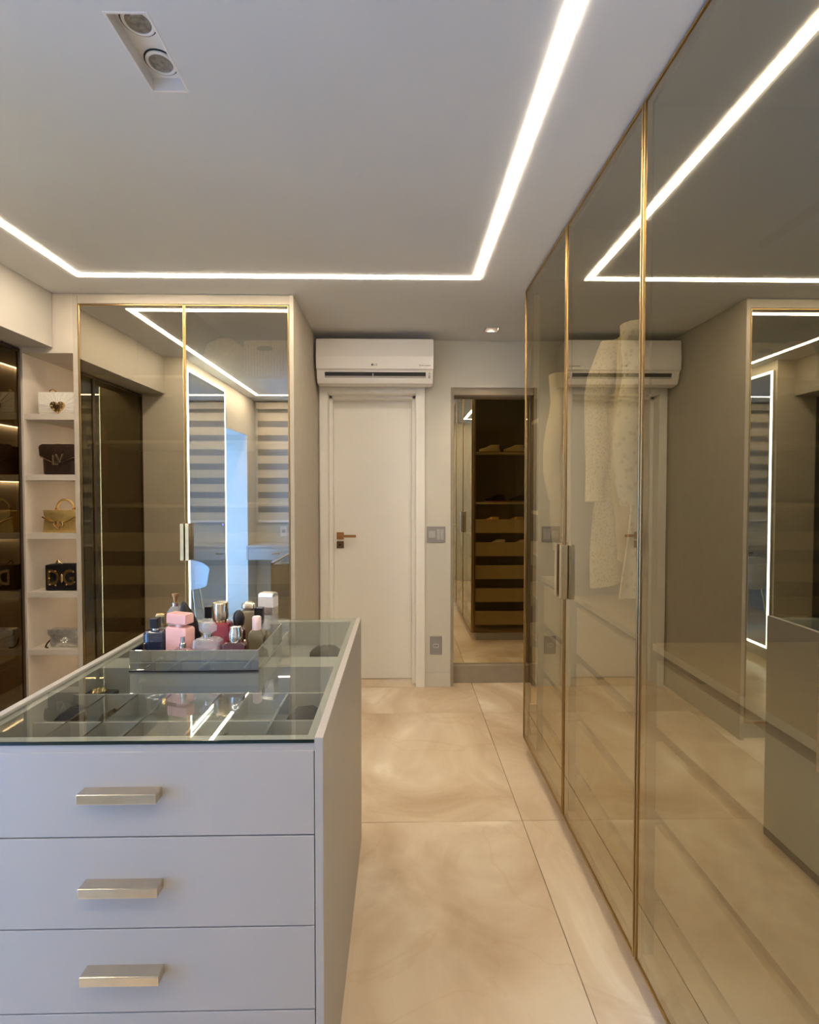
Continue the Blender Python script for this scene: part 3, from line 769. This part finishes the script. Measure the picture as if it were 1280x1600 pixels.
# drawers
zs_ = [.8985, .707, .514, .335, .10]
part('front_rail', MB().box(a, b, IY0 + .004, IY0 + .02, .885, .9), 'lacquer', isl)
for k in range(4):
    z1, z0 = zs_[k] - .0015 - (.012 if k == 0 else 0), zs_[k + 1] + .0015
    d = part('drawer', MB().box(a + .0015, b - .0015, IY0, IY0 + .018, z0, z1), 'lacquer', isl, .0012, 2)
    hz = (z0 + z1) / 2 + (.006, .000, .004, .004)[k]
    part('handle', MB().box(-.650, -.491, IY0 - .028, IY0 + .001, hz - .010, hz + .010), 'champagne', d, .0015, 2)
part('inner_body', MB().box(a + .001, b - .001, IY0 + .03, IY1 - P - .001, .10, .79), 'inner', isl)
part('plinth', MB().box(a, b, IY0 + .04, IY1 - P, 0, .10), 'carcass_dark', isl)

# things lying in the display
def lump(x, y, z, rx, ry, hh, mat, name, label, cat):
    m = MB(); V = []
    m.loft([(0, rx * .8, ry * .8), (hh * .2, rx, ry), (hh * .6, rx * .95, ry * .9), (hh * .9, rx * .6, ry * .55), (hh, rx * .2, ry * .2)], 24, 2.8, (x, y, z))
    rnd = random.Random(int(abs(x * 991 + y * 77)))
    m.v = [(p[0] + rnd.uniform(-.0025, .0025), p[1] + rnd.uniform(-.0025, .0025), p[2] if p[2] <= z + .001 else p[2] + rnd.uniform(-.003, .003)) for p in m.v]
    return solo(name, m, mat, label, cat, smooth=True)
lump(-.846, 1.29, .81, .034, .05, .05, 'velvet', 'jewellery_pouch', 'dark velvet pouch in the display beside the gold brooch', 'pouch')
lump(-.745, 1.28, .81, .022, .05, .045, 'brown_leather', 'jewellery_pouch', 'small brown leather pouch between narrow display dividers', 'pouch')
lump(-.245, 1.27, .81, .045, .055, .055, 'velvet', 'jewellery_pouch', 'round black velvet pouch in the display beside the aisle panel', 'pouch')
lump(-.27, 1.80, .81, .060, .045, .05, 'black_leather', 'jewellery_pouch', 'black leather pouch in the rear display compartment', 'pouch')
lump(-.80, 1.80, .81, .05, .05, .045, 'brown_leather', 'jewellery_pouch', 'wide brown leather pouch in the rear display compartment', 'pouch')
t = thing('brooch', 'gold flower brooch on a dark box inside the glass top', 'jewellery', (-.845, 1.40, .81))
part('box', MB().box(-.04, .04, -.03, .03, 0, .045), 'velvet', t, .003, 2, False, True)
for k in range(6):
    q = k * PI / 3
    part('petal', MB().loft([(.045, .007, .007), (.052, .009, .009), (.058, .003, .003)], 10, 2, (.012 * math.cos(q), .012 * math.sin(q), 0)), 'gold', t, smooth=True, local=True)
# sunglasses
t = thing('sunglasses', 'pair of clear framed sunglasses inside the glass top', 'sunglasses', (-.365, 1.13, .81))
for sx in (-.026, .026):
    part('lens', MB().loft([(.012, .023, .003), (.03, .024, .003), (.05, .020, .003)], 20, 3, (sx, 0, -.01)), 'g_olive', t, smooth=True, local=True)
    part('temple', MB().tube([(sx * 1.95, 0, .035), (sx * 1.9, .06, .03), (sx * 1.8, .065, .004)], .002, 6), 'champagne', t, smooth=True, local=True)
part('bridge', MB().tube([(-.01, 0, .03), (0, -.004, .034), (.01, 0, .03)], .002, 6), 'champagne', t, smooth=True, local=True)

# ================================================================== PERFUME TRAY
TX0, TX1, TY0, TY1, TZ = -.770, -.405, 1.418, 1.70, IZ - .0005
tr = thing('mirror_tray', 'shallow rectangular tray with mirror glass sides holding the perfume bottles', 'tray', ((TX0 + TX1) / 2, (TY0 + TY1) / 2, TZ))
part('tray_floor', MB().box(TX0, TX1, TY0, TY1, TZ, TZ + .006), 'tray_mirror', tr)
for q in ((TX0, TX1, TY0, TY0 + .005), (TX0, TX1, TY1 - .005, TY1), (TX0, TX0 + .005, TY0 + .005, TY1 - .005), (TX1 - .005, TX1, TY0 + .005, TY1 - .005)):
    part('tray_side', MB().box(*q, TZ + .006, TZ + .062), 'tray_mirror', tr, .0012, 2)
part('bottom_edge', MB().box(TX0 - .001, TX1 + .001, TY0 - .001, TY0 + .002, TZ, TZ + .004), 'black', tr)
BASE = TZ + .006
GRP = 'perfume bottles on the mirrored tray'
def bottle(label, px, y, parts, rot=0.0, name='perfume_bottle'):
    """px: x pixel of the axis in the photograph at depth y"""
    x = (px - 626) * y / F_PX
    t = thing(name, label, 'perfume bottle', (x, y, BASE), GRP, rot)
    for nm, mat, rings, p in parts:
        p = 14 if p >= 6 else p
        rings = [(r[0] * 1.14,) + tuple(r[1:]) for r in rings]
        part(nm, MB().loft(rings, 32, p), mat, t, smooth=True, local=True)
    return t
# front row
bottle('dark blue-grey fan shaped perfume bottle with navy cap', 244, 1.49, [
    ('body', 'g_blue', [(0, .024, .014), (.004, .026, .016), (.05, .031, .018), (.075, .032, .018), (.082, .027, .014), (.084, .01, .01)], 4),
    ('neck', 'chrome', [(.083, .010, .010), (.090, .010, .010)], 2), ('cap', 'black', [(.089, .012, .012), (.114, .012, .012), (.116, .010, .010)], 6)], .02)
bottle('pink rectangular perfume bottle with wide pink block cap', 282, 1.485, [
    ('body', 'pink_gloss', [(0, .036, .018), (.003, .038, .020), (.088, .038, .020), (.093, .034, .017)], 7),
    ('neck', 'pink_cap', [(.093, .014, .012), (.103, .014, .012)], 2), ('cap', 'pink_gloss', [(.102, .034, .016), (.104, .036, .018), (.124, .036, .018), (.128, .034, .016)], 8)], -.35)
bottle('tiny pink sample perfume bottle with silver sprayer', 286, 1.437, [
    ('body', 'g_pink', [(0, .024, .010), (.003, .026, .011), (.045, .026, .011), (.050, .018, .008)], 6),
    ('sprayer', 'chrome', [(.050, .009, .009), (.062, .009, .009), (.063, .006, .006), (.078, .006, .006), (.079, .003, .003)], 2)], .1)
bottle('square clear perfume bottle with scalloped glass flower stopper', 325, 1.445, [
    ('body', 'g_clear', [(0, .036, .016), (.003, .039, .018), (.066, .039, .018), (.074, .028, .014), (.076, .012, .010)], 7),
    ('perfume', 'g_pink', [(.005, .031, .013), (.055, .031, .013)], 6), ('neck', 'chrome', [(.076, .013, .013), (.085, .013, .013)], 2),
    ('stopper', 'g_clear', [(.085, .014, .010), (.092, .026, .014), (.104, .027, .014), (.112, .020, .012), (.114, .01, .008)], 2.2)], -.1)
bottle('squat wine red perfume bottle with round silver cap', 368, 1.445, [
    ('body', 'g_wine', [(0, .030, .018), (.003, .033, .020), (.058, .033, .020), (.064, .026, .016)], 6),
    ('cap', 'chrome', [(.064, .017, .017), (.070, .019, .019), (.088, .019, .019), (.092, .016, .016), (.101, .016, .016), (.103, .013, .013)], 2)])
bottle('slim olive glass perfume bottle with pale pink cap', 401, 1.52, [
    ('body', 'g_olive', [(0, .020, .014), (.003, .022, .016), (.068, .022, .016), (.076, .014, .012)], 6),
    ('cap', 'pink_cap', [(.076, .0135, .0135), (.108, .0135, .0135), (.111, .011, .011)], 2)])
# middle row
bottle('small amber perfume bottle with square gold cap', 254, 1.535, [
    ('body', 'g_clear', [(0, .017, .013), (.075, .017, .013), (.082, .010, .010)], 6), ('perfume', 'g_amber', [(.004, .013, .010), (.07, .013, .010)], 6),
    ('cap', 'gold', [(.082, .014, .012), (.115, .014, .012), (.118, .012, .010)], 7)])
bottle('black tear shaped perfume bottle tapering to a point', 297, 1.54, [
    ('body', 'black', [(0, .030, .014), (.010, .034, .016), (.05, .034, .017), (.09, .028, .014, -.004, 0), (.12, .018, .011, -.010, 0), (.142, .008, .007, -.016, 0), (.150, .002, .002, -.018, 0)], 2.6),
    ('band', 'bronze', [(.0, .031, .0145), (.006, .034, .0162)], 2.6)], .2)
bottle('tall red glass perfume bottle with gold cylinder cap', 345, 1.53, [
    ('body', 'g_red', [(0, .027, .027), (.004, .031, .031), (.082, .033, .033), (.092, .028, .028), (.096, .016, .016)], 5),
    ('collar', 'gold', [(.096, .018, .018), (.102, .018, .018)], 2), ('cap', 'champagne', [(.102, .022, .022), (.104, .023, .023), (.144, .023, .023), (.147, .021, .021)], 2)])
bottle('dark perfume bottle with glossy black oval cap', 373, 1.54, [
    ('body', 'g_wine', [(0, .018, .014), (.07, .018, .014), (.076, .010, .010)], 5),
    ('cap', 'black', [(.076, .008, .008), (.084, .015, .012), (.102, .018, .014), (.116, .014, .011), (.124, .005, .005)], 2)])
bottle('small grey perfume bottle with cone shaped glass stopper', 415, 1.575, [
    ('body', 'g_olive', [(0, .014, .014), (.05, .014, .014), (.058, .008, .008)], 2),
    ('stopper', 'g_clear', [(.058, .006, .006), (.066, .015, .015), (.085, .006, .006), (.092, .002, .002)], 2)])
# back row
bottle('clear perfume bottle with rose gold spray pump', 275, 1.64, [
    ('body', 'g_clear', [(0, .022, .016), (.10, .022, .016), (.116, .012, .010)], 5), ('perfume', 'g_pink', [(.004, .018, .012), (.08, .018, .012)], 5),
    ('collar', 'chrome', [(.116, .012, .012), (.126, .012, .012)], 2), ('pump', 'rose', [(.126, .006, .006), (.142, .006, .006), (.143, .011, .007), (.152, .011, .007)], 3)])
bottle('low perfume bottle with square black cap behind the red bottle', 327, 1.63, [
    ('body', 'g_clear', [(0, .018, .014), (.078, .018, .014), (.084, .010, .010)], 6), ('cap', 'black', [(.084, .011, .011), (.116, .011, .011)], 7)])
bottle('wide glass perfume bottle with beige faceted stopper at the tray back', 389, 1.66, [
    ('body', 'g_olive', [(0, .028, .016), (.092, .030, .018), (.100, .018, .012)], 6),
    ('stopper', 'champagne', [(.100, .012, .010), (.106, .024, .014), (.118, .022, .012), (.124, .010, .008)], 3)])
bottle('perfume bottle with black cube cap beside the tall silver bottle', 405, 1.60, [
    ('body', 'g_blue', [(0, .015, .013), (.078, .015, .013), (.084, .010, .010)], 6), ('cap', 'black', [(.084, .013, .012), (.118, .013, .012)], 7)])
bottle('tall rectangular silver and white perfume flacon at the tray corner', 419, 1.66, [
    ('body', 'g_clear', [(0, .026, .016), (.003, .028, .018), (.085, .028, .018), (.088, .026, .016)], 8),
    ('cap', 'silver', [(.088, .028, .018), (.146, .028, .018), (.150, .024, .015)], 7), ('cap_front', 'plastic', [(.110, .0285, .0185), (.140, .0285, .0185)], 7)], -.25)

# ================================================================== AIR CONDITIONER
ac = thing('air_conditioner', 'white split air conditioner mounted above the white door', 'air conditioner', (-.175, 3.50, 2.14))
ax0, ax1, ay = -.568, .222, YB
prof = [(ay, 2.448), (ay, 2.165), (ay - .10, 2.150), (ay - .165, 2.158), (ay - .178, 2.185), (ay - .192, 2.24), (ay - .200, 2.245), (ay - .205, 2.33), (ay - .196, 2.44), (ay - .185, 2.452)]
part('body', MB().prism(prof, ax0, ax1, 'yz'), 'plastic', ac, .004, 2)
part('front_panel', MB().prism([(ay - .199, 2.246), (ay - .207, 2.248), (ay - .213, 2.33), (ay - .203, 2.449), (ay - .195, 2.451), (ay - .204, 2.33)], ax0 - .001, ax1 + .001, 'yz'), 'plastic', ac, .0015, 2)
part('air_outlet', MB().prism([(ay - .150, 2.226), (ay - .192, 2.229), (ay - .184, 2.196), (ay - .150, 2.196)], ax0 + .055, ax1 - .05, 'yz'), 'black', ac)
part('louver', MB().prism([(ay - .186, 2.199), (ay - .191, 2.2035), (ay - .183, 2.193), (ay - .150, 2.189), (ay - .150, 2.193)], ax0 + .055, ax1 - .05, 'yz'), 'plastic_grey', ac)
part('louver_divider', MB().box(-.19, -.184, ay - .192, ay - .16, 2.194, 2.222), 'plastic_grey', ac)
for z in (2.222, 2.206, 2.196):
    part('indicator', MB().box(ax1 - .032, ax1 - .020, ay - .194, ay - .17, z - .003, z + .003), 'plastic_grey', ac)
part('logo_disc', MB().cyl((-.190, ay - .2125, 2.274), .0075, .003, 'y', 20), 'ink', ac)
w = wloc(ac)
text_part('lettering', 'LG', .020, M['ink'], ac, (-.168 - w.x, ay - .2115 - w.y, 2.274 - w.z), .001)
text_part('lettering', 'DUAL Inverter', .013, M['ink'], ac, (.165 - w.x, ay - .2115 - w.y, 2.270 - w.z), .001)

# ================================================================== SWITCHES
t = thing('light_switch', 'grey light switch plate on the wall beside the white door', 'switch', (.257, YB, 1.05))
part('plate', MB().box(.190, .323, YB - .009, YB, 1.052, 1.168), 'grey_plate', t, .003, 2)
part('rocker', MB().box(.202, .252, YB - .012, YB - .006, 1.085, 1.135), 'plastic_grey', t, .002, 2)
part('rocker', MB().box(.262, .285, YB - .012, YB - .006, 1.072, 1.148), 'plastic_grey', t, .002, 2)
part('rocker', MB().box(.288, .311, YB - .012, YB - .006, 1.072, 1.148), 'plastic_grey', t, .002, 2)
t = thing('wall_outlet', 'grey power outlet low on the wall beside the white door', 'outlet', (.256, YB, .235))
part('plate', MB().box(.213, .299, YB - .009, YB, .236, .368), 'grey_plate', t, .003, 2)
so = part('socket', MB().loft([(-.003, .024, .016), (.003, .024, .016)], 20, 3), 'plastic_grey', t, local=True)
so.rotation_euler = (PI / 2, 0, 0); so.location = (0, -.009, .067)
for sx in (-.011, 0, .011):
    part('pin_hole', MB().cyl((.256 + sx, YB - .0135, .302), .0035, .002, 'y', 12), 'black', t)

# ================================================================== BEHIND AND BESIDE THE CAMERA (seen in the glass)
lm = thing('lit_mirror', 'tall wall mirror with glowing white light edges beside the doorway', 'mirror', (XL, 1.05, .10))
my0, my1, mz0, mz1 = .60, 1.48, .10, 2.42
part('mirror_backing', MB().box(XL, XL + .022, my0, my1, mz0, mz1), 'carcass', lm)
part('mirror_glass', MB().box(XL + .022, XL + .026, my0 + .022, my1 - .022, mz0 + .022, mz1 - .022), 'mirror', lm)
for q in ((my0, my0 + .022, mz0, mz1), (my1 - .022, my1, mz0, mz1), (my0 + .022, my1 - .022, mz0, mz0 + .022), (my0 + .022, my1 - .022, mz1 - .022, mz1)):
    part('light_edge', MB().box(XL + .022, XL + .027, *q), 'led_cool', lm)
part('touch_button', MB().cyl((XL + .0255, .70, 1.10), .008, .002, 'x', 16), 'touch', lm)
# dressing table
dt = thing('dressing_table', 'grey wall mounted dressing table with drawers under the striped blind', 'table', (-1.1, -.3, .64))
part('table_top', MB().box(-1.745, -.45, YF + .004, -.09, .785, .805), 'lacquer', dt, .001, 1)
part('side_panel', MB().box(-1.745, -1.725, YF + .004, -.10, .64, .785), 'lacquer', dt)
part('side_panel', MB().box(-.47, -.45, YF + .004, -.10, .0, .785), 'lacquer', dt)
for x0, x1 in ((-1.722, -1.10), (-1.097, -.473)):
    d = part('drawer', MB().box(x0, x1, -.118, -.10, .645, .782).box(x0 + .02, x1 - .02, YF + .02, -.118, .655, .74), 'lacquer', dt, .001, 1)
    xc = (x0 + x1) / 2
    part('handle', MB().box(xc - .045, xc + .045, -.10, -.075, .712, .724), 'champagne', d, .002)
# striped day and night blind
bl = thing('striped_blind', 'beige day and night roller blind with alternating sheer bands over the window', 'blind', (-1.0, -.47, 1.05))
part('cassette', MB().box(-1.72, -.30, YF, -.425, 2.40, 2.48), 'blind_solid', bl, .006, 2)
z = 1.075; k = 0
while z < 2.395:
    hh = min(.095, 2.40 - z) if k % 2 == 0 else min(.075, 2.40 - z)
    part('solid_band' if k % 2 == 0 else 'sheer_band', MB().box(-1.71, -.31, -.462 + (.002 if k % 2 else 0), -.459, z, z + hh), 'blind_solid' if k % 2 == 0 else 'blind_sheer', bl)
    z += hh; k += 1
part('bottom_bar', MB().box(-1.712, -.308, -.472, -.448, 1.050, 1.075), 'plastic', bl, .004, 2)
t = thing('white_outlet', 'white wall outlet below the striped blind', 'outlet', (-1.41, YF, .90))
part('plate', MB().box(-1.455, -1.375, YF, YF + .009, .88, 1.0), 'plastic', t, .003, 2)
part('socket', MB().box(-1.435, -1.395, YF + .009, YF + .012, .92, .96), 'plastic_grey', t, .001, 1)
# tub chair
ch = thing('tub_chair', 'pale grey upholstered tub chair with slim metal legs by the dressing table', 'chair', (-1.09, .20, 0), rotz=.15)
part('seat', MB().loft([(.40, .20, .20), (.41, .23, .22), (.46, .235, .225), (.475, .22, .21), (.48, .15, .15)], 36, 2.8), 'chair', ch, smooth=True, local=True)
V = []; Fc = []; n = 30; hts = 10
for side, r0 in ((0, .215), (1, .255)):
    for i in range(hts + 1):
        u = i / hts
        for k in range(n + 1):
            a = -.30 + (PI + .60) * k / n
            top = .40 + (.18 + .16 * max(0, math.sin(a)) ** .8) * u
            r = r0 + .03 * u - (0.012 if side == 0 and i == hts else 0) * 0
            V.append((r * math.cos(a) * 1.02, r * math.sin(a), top))
S = (hts + 1) * (n + 1)
for side in (0, 1):
    for i in range(hts):
        for k in range(n):
            q = side * S + i * (n + 1) + k
            Fc.append((q, q + 1, q + n + 2, q + n + 1))
for k in range(n):
    Fc.append((k, k + 1, S + k + 1, S + k)); q = hts * (n + 1) + k; Fc.append((q, q + 1, S + q + 1, S + q))
for i in range(hts):
    for e in (0, n):
        q = i * (n + 1) + e; Fc.append((q, q + n + 1, S + q + n + 1, S + q))
part('backrest', MB().add(V, Fc), 'chair', ch, smooth=True, local=True)
for sx in (-1, 1):
    for sy in (-1, 1):
        part('leg', MB().tube([(sx * .15, sy * .14, .405), (sx * .20, sy * .19, 0)], [.011, .008], 10), 'champagne', ch, smooth=True, local=True)
